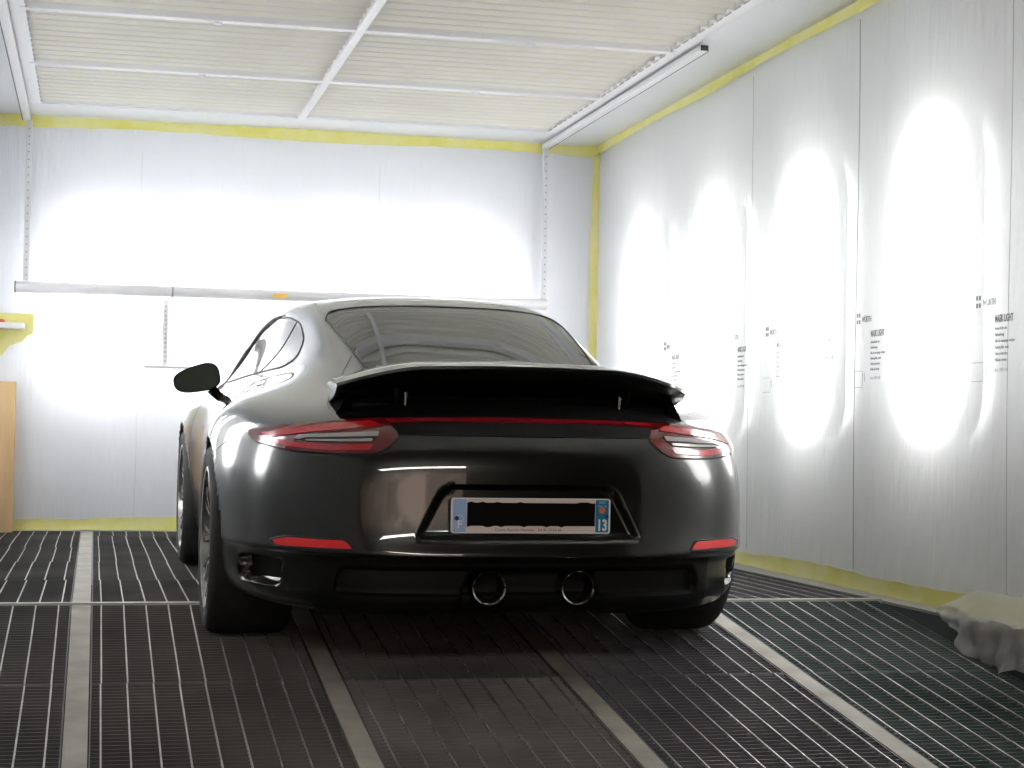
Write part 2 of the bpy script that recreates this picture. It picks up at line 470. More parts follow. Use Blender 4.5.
seam('engine_lid_gap', 'top', catmull([(-.43,1.02),(-.475,.90),(-.545,.70),(-.60,.50),(-.612,.38),(-.585,.30)]), .0028, SEAL, car, off=-.001)
seam('engine_lid_gap', 'top', catmull([(.43,1.02),(.475,.90),(.545,.70),(.60,.50),(.612,.38),(.585,.30)]), .0028, SEAL, car, off=-.001)
for s in (-1, 1):
    seam('roof_gap', 'top', catmull([(s*.475,1.56),(s*.49,1.72),(s*.47,2.0),(s*.47,2.3),(s*.49,2.7)]), .002, SEAL, car, off=-.0008)

# ---- lamps
strip = rpoly([(-.46,.799),(-.30,.805),(0,.808),(.30,.805),(.46,.799),(.46,.811),(.30,.817),(0,.820),(-.30,.817),(-.46,.811)], .003, 3)
REDB = principled('light_bar_red', (.22, .006, .012), .15, 0, .8)
lb = patch('light_bar', 'rear', strip, .004, .012, REDB, car)
patch('light_bar_housing', 'rear', rpoly([(-.44,.762),(.44,.762),(.455,.796),(.30,.803),(0,.806),(-.30,.803),(-.455,.796)], .01, 3), .003, .01, BLACKP, car)
def mx(pts, s): return [(s*a, b) for a, b in pts] if s > 0 else [(-a, b) for a, b in pts][::-1]
for s in (-1, 1):
    outl = rpoly([(.418,.755),(.455,.812),(.62,.800),(.77,.780),(.865,.756),(.85,.724),(.76,.702),(.62,.696),(.48,.702)], [.02,.01,.03,.03,.02,.03,.04,.05,.04], 4)
    tl = patch('tail_light', 'rear', mx(outl, s), .005, .014, REDD, car)
    seam('lamp_gasket', 'rear', mx(outl, s), .004, SEAL, tl, closed=True)
    patch('light_strip', 'rear', mx(rpoly([(.462,.786),(.50,.80),(.62,.789),(.75,.770),(.83,.748),(.80,.738),(.70,.758),(.60,.770)], .01, 3), s), .0075, .006, REDL, tl)
    patch('light_strip', 'rear', mx(rpoly([(.50,.728),(.62,.722),(.74,.727),(.80,.738),(.835,.744),(.825,.726),(.75,.711),(.62,.705),(.51,.711)], .01, 3), s), .0075, .006, REDL, tl)
    patch('lamp_element', 'rear', mx(rpoly([(.475,.768),(.60,.757),(.72,.748),(.742,.739),(.72,.729),(.60,.731),(.50,.735)], .008, 3), s), .0075, .005, LAMPB, tl)
    patch('led_bar', 'rear', mx(rpoly([(.478,.766),(.61,.757),(.72,.748),(.735,.738),(.72,.734),(.70,.741),(.60,.746),(.485,.752)], .005, 3), s), .010, .004, CLEARL, tl)
    patch('led_bar', 'rear', mx(rpoly([(.50,.745),(.60,.739),(.70,.735),(.70,.731),(.60,.732),(.505,.736)], .003, 3), s), .010, .004, CLEARL, tl)
    rf = patch('rear_reflector', 'rear', mx(rpoly([(.565,.398),(.79,.396),(.80,.410),(.765,.423),(.59,.423)], [.01,.01,.01,.02,.008], 3), s), .004, .01, REDR, car, step=.012)
    seam('reflector_frame', 'rear', mx(rpoly([(.56,.394),(.80,.392),(.81,.410),(.768,.427),(.585,.427)], .01, 3), s), .003, SEAL, rf, closed=True)
    patch('parking_sensor', 'rear', [(s*(.62)+.011*math.cos(t*PI/8), .615+.011*math.sin(t*PI/8)) for t in range(16)], .001, .002, PAINT, car, step=.005)

# ---- number plate
plate = empty('number_plate'); plate.parent = car
py = .012
def slab(name, x0, x1, z0, z1, y, th, mat, parent, r=.006):
    o2 = rpoly([(x0,z0),(x1,z0),(x1,z1),(x0,z1)], r, 4)
    n = len(o2)
    vv = [(a, y, b) for a, b in o2]+[(a, y+th, b) for a, b in o2]
    ff = [tuple(range(n))[::1], tuple(range(2*n-1, n-1, -1))]+[(i+n, (i+1) % n+n, (i+1) % n, i) for i in range(n)]
    return mesh(name, vv, ff, mat, parent)
slab('plate_blank', -.264, .264, .455, .568, py, .006, WHITEP, plate, .01)
slab('plate_field', -.212, .212, .458, .565, py-.0008, .003, PLATEW, plate, .001)
slab('country_band', -.258, -.214, .459, .564, py-.0008, .003, PLATEB, plate, .004)
slab('region_band', .214, .258, .459, .564, py-.0008, .003, PLATED, plate, .004)
# ragged black cover over the number
random.seed(3)
tb = [(-.212+i*.424/34, .479-(random.random() < .25)*.004) for i in range(35)]
tt = [(.212-i*.424/34, .553+(random.random() < .25)*.003) for i in range(35)]
pl = tb+tt; n = len(pl)
mesh('number_cover', [(a, py-.0022, b) for a, b in pl]+[(a, py-.0005, b) for a, b in pl], [tuple(range(n)), tuple(range(2*n-1, n-1, -1))]+[(i, n+i, n+(i+1) % n, (i+1) % n) for i in range(n)], PLATEK, plate)
def RT(x, y, z): return Matrix.Translation((x, y, z)) @ Matrix.Rotation(PI/2, 4, 'X')
text('plate_text', '13', .050, RT(.236, py-.0015, .466), WHITEP, plate, 'CENTER', sx=.72, bold=.0016)
text('plate_text', 'REG\nPACA', .012, RT(.236, py-.0015, .552), PLATEB, plate, 'CENTER')
text('plate_text', 'F', .034, RT(-.236, py-.0015, .472), WHITEP, plate, 'CENTER', bold=.0008)
text('plate_text', 'Centre Porsche Marseille    04 91 19 65 60', .0125, RT(-.01, py-.0015, .4625), GREYT, plate, 'CENTER')
def disc(name, x, z, y, r, mat, parent, th=.002, seg=20):
    return mesh(name, [(x+r*math.cos(2*PI*k/seg), y, z+r*math.sin(2*PI*k/seg)) for k in range(seg)]+[(x+r*math.cos(2*PI*k/seg), y+th, z+r*math.sin(2*PI*k/seg)) for k in range(seg)],
                [tuple(range(seg))]+[(k, k+seg, (k+1) % seg+seg, (k+1) % seg) for k in range(seg)], mat, parent)
disc('region_emblem', .236, .530, py-.002, .0105, ORANGE, plate)
disc('plate_bolt', -.246, .503, py-.004, .007, NAVY, plate, .005)
disc('plate_bolt', .252, .511, py-.004, .006, NAVY, plate, .005)
MB().tube([(-.236+.013*math.cos(t*PI/12), py-.001, .499+.014*math.sin(t*PI/12)) for t in range(-8, 12)], .0008, 5).build('star_ring', WHITEP, plate)

# ---- exhausts
for xx in (-.128, .168):
    M = Matrix.Translation((xx, .04, .277)) @ Matrix.Rotation(PI/2, 4, 'Z')
    ex = MB().lathe([(.050,-.0),(.0555,-.004),(.057,.004),(.056,.16),(.049,.16),(.049,.01),(.050,0)], 40, M, False).build('exhaust_tip', CHROME, car, 50)
    MB().lathe([(.0485,.012),(.0485,.15),(.0,.15)], 32, M).build('exhaust_pipe_inside', BLACKP, ex, 50)

# ---- raised spoiler
sp = empty('rear_spoiler'); sp.parent = car
NS = 61; prof_n = 0
vv = []; ff = []
for i in range(NS):
    x = -.602+1.204*i/(NS-1); a = abs(x)/.602; q = 1-.25*a**8
    # trailing edge drops towards the tips, which also sweep forward
    zt = .992-.020*a**2-.048*max(0, (a-.55)/.45)**1.6
    yt = .150+.075*a**2.2+.05*max(0, (a-.85)/.15)**2
    yf = .78-.10*a**3-.20*max(0, (a-.85)/.15)**2
    th = .036*(1-.35*a**4)
    zf = 1.022-.125*a**2.2
    P = [(yt+.004, zt), (yt+.06, zt+.010), (yt+.14, zt+.017), (yt+.26, zt*.55+zf*.45+.010), (yf-.08, zf+.001), (yf, zf-.012),
         (yf-.02, zf-.035*q), (yt+.36, zt-.105*q), (yt+.24, zt-.095*q), (yt+.15, zt-.078*q), (yt+.085, zt-.062*q), (yt+.030, zt-.036*q), (yt+.002, zt-.010)]
    prof_n = len(P)
    vv += [(x, p[0], p[1]) for p in P]
for i in range(NS-1):
    for k in range(prof_n):
        l = (k+1) % prof_n
        ff.append((i*prof_n+k, i*prof_n+l, (i+1)*prof_n+l, (i+1)*prof_n+k))
ff.append(tuple(range(prof_n))); ff.append(tuple((NS-1)*prof_n+k for k in range(prof_n))[::-1])
spm = bpy.data.meshes.new('spoiler_blade'); spm.from_pydata(vv, [], ff)
spm.materials.append(PAINT); spm.materials.append(BLACKP)
for p in spm.polygons:
    if p.index < (NS-1)*prof_n and (p.index % prof_n) in (6, 7, 8, 9): p.material_index = 1
smooth(spm, 28)
blade = link('spoiler_blade', spm, None, sp)
bmx = bmesh.new(); bmx.from_mesh(spm); bmesh.ops.recalc_face_normals(bmx, faces=bmx.faces); bmx.to_mesh(spm); bmx.free()
# bellows / engine compartment under the blade
bm_ = MB()
vv = []; ff = []
for i in range(41):
    x = -.555+1.11*i/40; a = abs(x)/.555
    y0 = .20+.07*a*a
    vv += [(x, y0+.055, .815-.012*a), (x, y0+.075, .86), (x, y0+.16, .90), (x, .62, .915), (x, .74-.03*a, .93-.03*a), (x, .74, .80), (x, y0+.06, .80)]
for i in range(40):
    for k in range(7):
        l = (k+1) % 7; ff.append((i*7+k, i*7+l, (i+1)*7+l, (i+1)*7+k))
ff += [tuple(range(7)), tuple(280+k for k in range(7))[::-1]]
mesh('spoiler_bellows', vv, ff, BLACKP, sp, 40)
sub('engine_tray', dk, BLACKP, car, sm=50)
for s in (-1, 1):
    MB().tube([(s*.40,.33,.80),(s*.40,.30,.88),(s*.40,.28,.93)], .012, 10).build('lift_strut', GLOSSB, sp, 50)
    MB().tube([(s*.37,.30,.80),(s*.37,.29,.90)], .007, 8).build('strut_rod', CHROME, sp, 50)
    # fixed black corner blade beside the opening
    mesh('corner_blade', [(s*.545,.27,.812),(s*.605,.30,.812),(s*.585,.33,.845),(s*.555,.30,.905),(s*.545,.30,.84),
                          (s*.555,.55,.86),(s*.590,.52,.86),(s*.585,.50,.89),(s*.555,.50,.93),(s*.545,.55,.88)],
         [(0,1,2,3,4),(9,8,7,6,5),(0,5,6,1),(1,6,7,2),(2,7,8,3),(3,8,9,4),(4,9,5,0)], MATTEB, sp)

# ---- wheels
def wheel(name, x, y, z, r, w, rimr, s):
    root = empty(name); root.parent = car
    root.matrix_local = Matrix.Translation((x, y, z)) @ Matrix.Rotation(0 if s > 0 else PI, 4, 'Z')
    h = w/2
    MB().lathe([(rimr,-h+.012),(rimr+.012,-h+.002),(rimr+.05,-h-.002),(r-.022,-h+.004),(r-.006,-h+.022),(r,-h+.05),(r+.001,0),(r,h-.05),(r-.006,h-.022),(r-.022,h-.004),(rimr+.05,h+.002),(rimr+.012,h-.002),(rimr,h-.012)], 96).build('tyre', RUBBER, root, 40)
    MB().lathe([(rimr+.006,h-.008),(rimr-.002,h-.002),(rimr-.012,h-.004),(rimr-.016,h-.02),(rimr-.03,h-.06),(rimr-.035,-h+.03),(rimr,-h+.01)], 96).build('rim', RIMM, root, 40)
    # ten twin-blade spokes
    sp_ = MB()
    for k in range(10):
        for dlt in (-.075, .075):
            t = 2*PI*k/10
            def P(rad, off, wd, xx):
                a = t+off
                c = Vector((xx, rad*math.cos(a), rad*math.sin(a))); tn = Vector((0, -math.sin(a), math.cos(a)))
                return c-tn*wd, c+tn*wd
            a0, a1 = P(.065, dlt*.6, .010, h-.050); b0, b1 = P(.16, dlt*1.1, .007, h-.022); c0, c1 = P(rimr-.012, dlt*1.6, .009, h-.012)
            for (p0, p1, q0, q1) in ((a0, a1, b0, b1), (b0, b1, c0, c1)):
                dx = Vector((-.022, 0, 0))
                sp_.hexa([p0+dx, p1+dx, q1+dx, q0+dx, p0, p1, q1, q0])
    sp_.lathe([(.0,h-.036),(.032,h-.036),(.036,h-.046),(.070,h-.048),(.078,h-.06),(.078,h-.09),(0,h-.09)], 32)
    sp_.build('spokes', RIMM, root, 30)
    MB().lathe([(0,h-.030),(.028,h-.031),(.031,h-.040)], 24).build('hub_cap', GLOSSB, root, 40)
    MB().lathe([(.08,h-.115),(.175,h-.115),(.175,h-.145),(.08,h-.145)], 48, closed=True).build('brake_disc', DISC, root, 30)
    cm = MB()
    for k in range(8):
        a0 = 2.4+k*.11; a1 = a0+.11
        P = lambda rad, a, xx: (xx, rad*math.cos(a), rad*math.sin(a))
        cm.hexa([P(.11,a0,h-.16),P(.195,a0,h-.16),P(.195,a1,h-.16),P(.11,a1,h-.16),P(.11,a0,h-.085),P(.195,a0,h-.085),P(.195,a1,h-.085),P(.11,a1,h-.085)])
    cm.build('brake_caliper', CALIP, root)
    return root
for s in (-1, 1):
    wheel('rear_wheel', s*.820, 1.045, .348, .346, .300, .258, s)
    wheel('front_wheel', s*.815, 3.49, .343, .341, .245, .258, s)
    for (ay, az, ar), xi in zip(AX, (.55, .58)):
        vv = []; ff = []; n = 40
        # arch lip on the body edge, then the dark liner going inboard
        lip = []
        for k in range(n+1):
            a = -.35+(PI+.7)*k/n
            yy, zz = ay+ar*math.cos(a), az+ar*math.sin(a)
            h = cast('side', yy+.006*math.cos(a), max(zz+.006*math.sin(a), .19), s)
            xx = h[0].x if h else s*.9
            lip.append((xx-s*.004, yy, zz))
            vv += [(xx-s*.004, yy, zz), (s*xi, yy, zz)]
        for k in range(n): ff.append((2*k, 2*k+1, 2*k+3, 2*k+2))
        q = len(vv); vv.append((s*xi, ay, az))
        for k in range(n): ff.append((2*k+1, q, 2*k+3))
        mesh('wheel_arch_liner', vv, ff, BLACKP, car, 40)
        MB().tube(lip, .006, 8).build('wheel_arch_lip', PAINT, car, 60)

# ---- mirrors
for s in (-1, 1):
    mr = empty('door_mirror'); mr.parent = car
    mr.matrix_local = Matrix.Translation((s*.905, 2.82, .928)) @ Matrix.Rotation(s*.10, 4, 'Z') @ Matrix.Rotation(s*.13, 4, 'Y')
    nu_, nv_ = 28, 14; vv = []; ff = []
    for i in range(nv_+1):
        t = i/nv_          # 0 at the mirror face, 1 at the nose
        k = math.sqrt(max(0, 1-(t*.985)**2.6))
        for j in range(nu_):
            a = 2*PI*j/nu_; ca, sa = math.cos(a), math.sin(a)
            ex = abs(ca)**.72*math.copysign(1, ca); ez = abs(sa)**.72*math.copysign(1, sa)
            hw = .108; hh = .066-.022*s*ex
            if ez < 0: hh = .058+.002*s*ex
            vv.append((ex*hw*k, -.05+t*.135, ez*hh*k+.01*t))
    for i in range(nv_):
        for j in range(nu_):
            l = (j+1) % nu_; ff.append((i*nu_+j, i*nu_+l, (i+1)*nu_+l, (i+1)*nu_+j))
    ff.append(tuple(nv_*nu_+j for j in range(nu_)))
    mesh('mirror_housing', vv, ff, GLOSSB, mr, 50)
    mesh('mirror_glass', [(x*.93, -.047, z*.92) for x, y, z in vv[:nu_]], [tuple(range(nu_))], MIRG, mr)
    MB().tube([(-s*.055,.02,-.045),(-s*.085,.03,-.085),(-s*.125,.04,-.115),(-s*.15,.05,-.125)], [.026,.022,.026,.035], 12).build('mirror_arm', GLOSSB, mr, 50)

# ---- cabin
def rbox(name, a, b, mat, parent, bw=.03, seg=3):
    return bevel(MB().box(a, b).build(name, mat, parent), bw, seg)
rbox('cabin_floor', (-.66,1.2,.30), (.66,3.3,.34), LINING, car, .01)
rbox('rear_shelf', (-.42,1.0,.90), (.42,1.5,.94), LINING, car, .01)
rbox('dashboard', (-.62,3.02,.68), (.62,3.40,.90), SEATM, car, .04)
for s in (-1, 1):
    st = empty('front_seat'); st.parent = car
    rbox('seat_cushion', (s*.36-.23,2.05,.42), (s*.36+.23,2.62,.56), SEATM, st, .04)
    o = rbox('seat_backrest', (-.22,-.06,0), (.22,.06,.56), SEATM, st, .045); o.location = (s*.36,2.03,.52); o.rotation_euler = (math.radians(14),0,0)
    o = rbox('seat_headrest', (-.14,-.045,0), (.14,.045,.18), SEATM, st, .04); o.location = (s*.36,1.90,1.0); o.rotation_euler = (math.radians(12),0,0)
MB().tube([(-.36+.18*math.cos(t*PI/14), 2.92+.06*math.sin(t*PI/14), .80+.17*math.sin(t*PI/14)) for t in range(28)], .015, 8, True).build('steering_wheel', SEATM, car, 50)
rbox('inside_mirror', (-.12,2.98,1.10), (.12,3.01,1.155), SEATM, car, .01)

# ================================================================== BOOTH

def sheet_mat(name, col, wr=.6):
    m = bpy.data.materials.new(name); m.use_nodes = True
    n, l = nodes(m); n.clear()
    out = n.new('ShaderNodeOutputMaterial')
    df = n.new('ShaderNodeBsdfDiffuse'); tl = n.new('ShaderNodeBsdfTranslucent'); gl = n.new('ShaderNodeBsdfGlossy'); tp = n.new('ShaderNodeBsdfTransparent')
    df.inputs[0].default_value = (*col, 1); tl.inputs[0].default_value = (*col, 1); gl.inputs['Roughness'].default_value = .22
    tc = n.new('ShaderNodeTexCoord'); mp = n.new('ShaderNodeMapping'); mp.inputs['Scale'].default_value = (6, 6, .9)
    nz = n.new('ShaderNodeTexNoise'); nz.inputs['Scale'].default_value = 1.6; nz.inputs['Detail'].default_value = 5; nz.inputs['Roughness'].default_value = .62
    nz.inputs['Distortion'].default_value = .6
    bp = n.new('ShaderNodeBump'); bp.inputs['Strength'].default_value = wr; bp.inputs['Distance'].default_value = .03
    l.new(tc.outputs['Object'], mp.inputs[0]); l.new(mp.outputs[0], nz.inputs[0]); l.new(nz.outputs['Fac'], bp.inputs['Height'])
    for q in (df, gl): l.new(bp.outputs[0], q.inputs['Normal'])
    m1 = n.new('ShaderNodeMixShader'); m1.inputs[0].default_value = .34; l.new(df.outputs[0], m1.inputs[1]); l.new(tl.outputs[0], m1.inputs[2])
    m2 = n.new('ShaderNodeMixShader'); m2.inputs[0].default_value = .06; l.new(m1.outputs[0], m2.inputs[1]); l.new(gl.outputs[0], m2.inputs[2])
    m3 = n.new('ShaderNodeMixShader'); m3.inputs[0].default_value = .04; l.new(m2.outputs[0], m3.inputs[1]); l.new(tp.outputs[0], m3.inputs[2])
    l.new(m3.outputs[0], out.inputs[0])
    return m
SHEET = sheet_mat('masking_film', (.88, .90, .935))
SHEETR = sheet_mat('masking_film_side', (.89, .90, .905), .8)
WALLM = principled('booth_wall_panel', (.85, .86, .87), .45)
CEILM = principled('booth_ceiling_panel', (.82, .84, .86), .5)
WHITE = principled('white_enamel', (.86, .86, .88), .35)
TAPE = noise_colour(principled('yellow_masking_tape', (.8,.75,.2), .6), (.82,.78,.22), (.88,.85,.42), 5, bump=.3)
FILT = noise_colour(principled('filter_cloth', (.78,.76,.66), .9), (.89,.875,.80), (.93,.92,.85), 3)
GRATE = noise_colour(principled('grate_steel', (.06,.06,.06), .55, .5), (.048,.050,.050), (.105,.104,.098), 1.1, 5)
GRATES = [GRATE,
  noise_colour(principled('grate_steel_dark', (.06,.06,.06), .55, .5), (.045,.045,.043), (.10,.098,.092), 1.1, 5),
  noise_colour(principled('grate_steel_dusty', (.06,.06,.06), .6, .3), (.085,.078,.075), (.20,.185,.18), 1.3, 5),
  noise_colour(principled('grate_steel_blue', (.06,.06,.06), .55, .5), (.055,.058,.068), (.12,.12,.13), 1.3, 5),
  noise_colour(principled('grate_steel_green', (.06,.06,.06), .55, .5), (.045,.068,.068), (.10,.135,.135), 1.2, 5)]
GBAR = noise_colour(principled('grate_bearing_bar', (.4,.4,.38), .45, .6), (.26,.26,.24), (.42,.41,.38), 8)
STRIP = noise_colour(principled('grate_channel', (.4,.38,.33), .6, .2), (.24,.225,.195), (.36,.34,.29), 7, 5, .3, .7)
PIT = principled('pit_dark', (.005,.005,.005), .95, spec=.1)
CURB = principled('curb_green_grey', (.055,.075,.075), .6)
CURBT = principled('curb_top', (.33,.33,.30), .6)

def struct(name, mb, mat, sm=None):
    o = mb.build(name, mat, None, sm); o['kind'] = 'structure'; return o
def prof(y): return -SLOPE*max(0, YC-y)
ye2 = 1.2
# pit floor, walls, ceiling
p = MB(); zf = prof(ye2)
p.hexa([(XL,ye2,zf-.5),(XR,ye2,zf-.5),(XR,YC,-.5),(XL,YC,-.5),(XL,ye2,zf-.35),(XR,ye2,zf-.35),(XR,YC,-.35),(XL,YC,-.35)])
p.box((XL,YC,-.5),(XR,YB,-.35))
struct('floor', p, PIT)
struct('wall_back', MB().box((XL-.1,YB+.24,-.5),(XR+.3,YB+.33,HC+.1)), WALLM)
struct('wall_left', MB().box((XL-.2,YE,-1.3),(XL-.10,YB+.12,HC+.1)), WALLM)
struct('wall_right', MB().box((XR+.16,YE,-1.3),(XR+.26,YB+.12,HC+.1)), WALLM)
FX0, FX1, FY0, FY1 = -.40, 2.93, 3.6, 11.42
c = MB()
c.box((XL-.2,YE,HC),(FX0,YB+.3,HC+.08)); c.box((FX1,YE,HC),(XR+.2,YB+.3,HC+.08)); c.box((FX0,FY1,HC),(FX1,YB+.3,HC+.08)); c.box((FX0,YE,HC),(FX1,FY0,HC+.08))
struct('ceiling', c, CEILM)
# filters in the ceiling frame
rowsY = [11.42, 10.17, 8.82, 7.47, 6.12, 4.77, 3.60]
cols = [(FX0, 1.26), (1.26, FX1)]
FN = ['left of the centre beam', 'right of the centre beam']
RN = ['nearest the back wall', 'second row from the back wall', 'third row from the back wall', 'fourth row from the back wall', 'fifth row from the back wall', 'sixth row from the back wall']
for ri in range(len(rowsY)-1):
    for ci, (a, b) in enumerate(cols):
        y1, y0 = rowsY[ri], rowsY[ri+1]
        n = max(4, int(round((y1-y0)/.118))); vv = []; ff = []
        for k in range(n):
            ya = y0+(y1-y0)*k/n; yb = y0+(y1-y0)*(k+1)/n; w = yb-ya
            for (yy, zz) in ((ya, HC+.032), (ya+.010, HC-.002), (ya+.022, HC-.002), (ya+w*.5, HC+.014), (yb-.001, HC+.034)):
                vv.append((a+.0, yy, zz)); vv.append((b, yy, zz))
        m = len(vv)//2
        for k in range(m-1): ff.append((2*k, 2*k+2, 2*k+3, 2*k+1))
        n1 = len(vv); vv += [(a,y0,HC+.07),(b,y0,HC+.07),(b,y1,HC+.07),(a,y1,HC+.07)]; ff.append((n1,n1+1,n1+2,n1+3))
        o = mesh('ceiling_filter', vv, ff, FILT)
        tag(o, 'cream pleated ceiling filter panel, %s, %s' % (FN[ci], RN[ri]), 'ceiling filter', 'cream filter panels in the ceiling')
        mb = MB()
        for k in range(n+1):
            yy = y0+(y1-y0)*k/n
            mb.tube([(a+.02,yy+.015,HC-.005),(b-.02,yy+.015,HC-.004)], .0030, 6)
        mb.build('support_wires', WHITE, o, 60)
# T-beams
bmn = MB().box((1.237,FY0,HC-.020),(1.283,FY1,HC+.02)).build('ceiling_beam', WHITE)
bevel(bmn, .004); tag(bmn, 'long white centre beam running down the filter ceiling toward the back wall', 'ceiling beam')
for i, y in enumerate(rowsY[1:-1]):
    o = MB().box((FX0,y-.030,HC-.016),(FX1,y+.030,HC+.02)).build('ceiling_beam', WHITE); bevel(o, .004)
    tag(o, 'white cross beam of the ceiling filter frame, %s from the back wall' % ['first','second','third','fourth','fifth'][i], 'ceiling beam', 'white cross beams of the ceiling')
    for xx in (.55, 2.15):
        MB().lathe([(0,-.012),(.018,-.010),(.022,0)], 14, Matrix.Translation((xx,y,HC-.018)) @ Matrix.Rotation(-PI/2,4,'Y')).build('beam_clamp', WHITE, o, 40)
for nm, x0, x1, lab in (('ceiling_frame', FX0-.05, FX0+.03, 'white left edge frame of the ceiling filters with a dashed edge'), ('ceiling_frame', FX1-.03, FX1+.04, 'white right edge frame of the ceiling filters beside the lift rail')):
    o = MB().box((x0,FY0,HC-.012),(x1,FY1,HC+.02)).build(nm, WHITE); bevel(o, .003)
    tag(o, lab, 'ceiling frame')
    mb = MB(); xe = x1 if x0 < 0 else x0
    for k in range(60):
        yy = FY1-.15-k*.125; mb.box((xe-.004,yy,HC-.0145),(xe+.004,yy+.075,HC-.010))
    mb.build('dash_slots', principled('slot_grey', (.42,.42,.42), .6), o)
# lift rails
dark = principled('rail_dark_plastic', (.02,.015,.02), .4)
for x, y0, lab in ((3.01, 8.58, 'white ceiling rail at the right with a dark end cap, ending above the car'), (-.475, 4.0, 'white ceiling rail at the left edge with a dark side seam')):
    o = MB().box((x-.024,y0,HC-.048),(x+.024,YB-.03,HC-.014)).build('ceiling_rail', WHITE); bevel(o, .008, 3)
    tag(o, lab, 'rail')
    sd = 1 if x > 0 else -1
    MB().box((x+.0242 if sd > 0 else x-.028, y0+.01, HC-.047),(x+.027 if sd > 0 else x-.0242, YB-.04, HC-.043 if sd > 0 else HC-.030)).build('rail_seam', dark, o)
    MB().box((x-.020,y0-.004,HC-.045),(x+.020,y0+.002,HC-.018)).build('end_cap', dark, o)
# perforated posts hanging on the back wall, cross rail, small bracket
POSTM = principled('post_white', (.72,.73,.76), .4)
HOLE = principled('post_hole_dark', (.38,.38,.40), .6)
def post(x, y, z0, z1, w, lab, holes=.05):
    o = MB().box((x-w/2,y-.02,z0),(x+w/2,y+.02,z1)).build('hanging_post', POSTM); bevel(o, .004); tag(o, lab, 'post')
    mb = MB(); z = z0+.03
    while z < z1-.03:
        mb.box((x-w*.12,y-.0225,z),(x+w*.12,y-.0195,z+.010)); z += holes
    mb.build('post_holes', HOLE, o); return o
post(3.0, YB-.09, 1.62, HC-.055, .035, 'perforated white post hanging at the right end of the wall rail')
post(-.455, YB-.09, 1.62, HC-.055, .035, 'perforated white post hanging at the left end of the wall rail')
post(.44, YB-.03, 1.09, 1.53, .035, 'short perforated white post below the wall rail above the door mirror', .03)
o = MB().tube([(-.515,YB-.16,1.575),(3.0,YB-.16,1.575)], .036, 16).build('wall_rail', WHITE, None, 50)
tag(o, 'long white tubular rail across the back wall with a grey end', 'rail')
MB().tube([(-.522,YB-.16,1.575),(-.512,YB-.16,1.575)], .037, 16).build('end_cap', principled('endcap_grey', (.18,.18,.18), .5), o)
MB().tube([(.47,YB-.16,1.575),(.482,YB-.16,1.575)], .0375, 16).build('rail_joint', HOLE, o)
YT = principled('orange_yellow_tape', (.80,.50,.10), .6)
o = bevel(MB().box((1.13,YB-.21,1.555),(1.22,YB-.19,1.585)).build('tape_flag', YT), .003); tag(o, 'small orange tape piece stuck on the wall rail above the car roof', 'tape')
o = bevel(MB().box((.30,YB-.16,1.075),(.72,YB-.01,1.09)).build('small_shelf', WHITE), .003); tag(o, 'narrow white shelf on the back wall just above the door mirror', 'shelf')

# left corner: wall shelf with tape mask, cardboard board
o = bevel(MB().box((-.80,YB-.22,1.305),(-.455,YB-.005,1.34)).build('wall_shelf', WHITE), .004); tag(o, 'thick white shelf at the left edge over yellow masking', 'shelf')
YB2 = noise_colour(principled('pale_yellow_masking', (.85,.80,.30), .7), (.82,.77,.24), (.86,.83,.42), 6)
pm = rpoly([(-.80,1.12),(-.60,1.13),(-.55,1.20),(-.47,1.23),(-.44,1.27),(-.405,1.28),(-.40,1.41),(-.80,1.415)], .01)
n = len(pm)
o = mesh('masking_paper', [(a,YB-.018,b) for a,b in pm]+[(a,YB-.012,b) for a,b in pm], [tuple(range(n))]+[(i,n+i,n+(i+1)%n,(i+1)%n) for i in range(n)], YB2)
tag(o, 'pale yellow masking paper on the back wall behind the left shelf', 'masking paper')
RC = principled('red_brown_plastic', (.45,.08,.05), .5)
o = MB().lathe([(0,.025),(.035,.024),(.042,.015),(.045,0),(0,0)], 20, Matrix.Translation((-.62,YB-.12,1.34)) @ Matrix.Rotation(-PI/2,4,'Y')).build('red_cap', RC, None, 40)
tag(o, 'small red-brown cap lying on the thick white shelf', 'cap')
CARD = noise_colour(principled('cardboard', (.62,.42,.22), .8), (.58,.39,.20), (.66,.46,.25), 2, stretch=(8,8,1))
o = MB().box((-.80,YB-.16,-.002),(-.50,YB-.02,.965)).build('cardboard_box', CARD); bevel(o, .004); tag(o, 'tall tan cardboard box standing at the left edge against the back wall', 'box')
MB().box((-.601,YB-.1615,.0),(-.597,YB-.1595,.96)).build('box_flap_seam', principled('card_seam', (.35,.22,.10), .8), o)

# film sheets on the walls
def film(name, A, U, W, nu_, nw_, amp, mat, label, flare=0., seed=1):
    random.seed(seed)
    ph = [(random.uniform(1, 5), random.uniform(1, 4), random.uniform(0, 6.28)) for _ in range(9)]
    A = Vector(A); U = Vector(U); W = Vector(W); N = U.cross(W).normalized()
    vv = []; ff = []
    for i in range(nw_+1):
        for j in range(nu_+1):
            a = j/nu_; b = i/nw_
            u_, w_ = a*U.length, b*W.length
            dd = sum(math.sin(p*u_*2.2+q*w_*1.1*(1 if k % 2 else -1)+r) for k, (p, q, r) in enumerate(ph))/9
            
            if flare:
                e = math.exp(-w_*4.5)*flare*min(1, max(0, u_-3.)/3)
                dd += e*(math.sin(u_*23+w_*19)+.7*math.sin(u_*41-w_*27+2)+.6*math.sin(u_*11+w_*37))
            vv.append(A+U*a+W*b+N*amp*dd)
    for i in range(nw_):
        for j in range(nu_):
            k = i*(nu_+1)+j; ff.append((k, k+1, k+nu_+2, k+nu_+1))
    o = mesh(name, vv, ff, mat, None, 60)
    tag(o, label, 'plastic film', None); return o
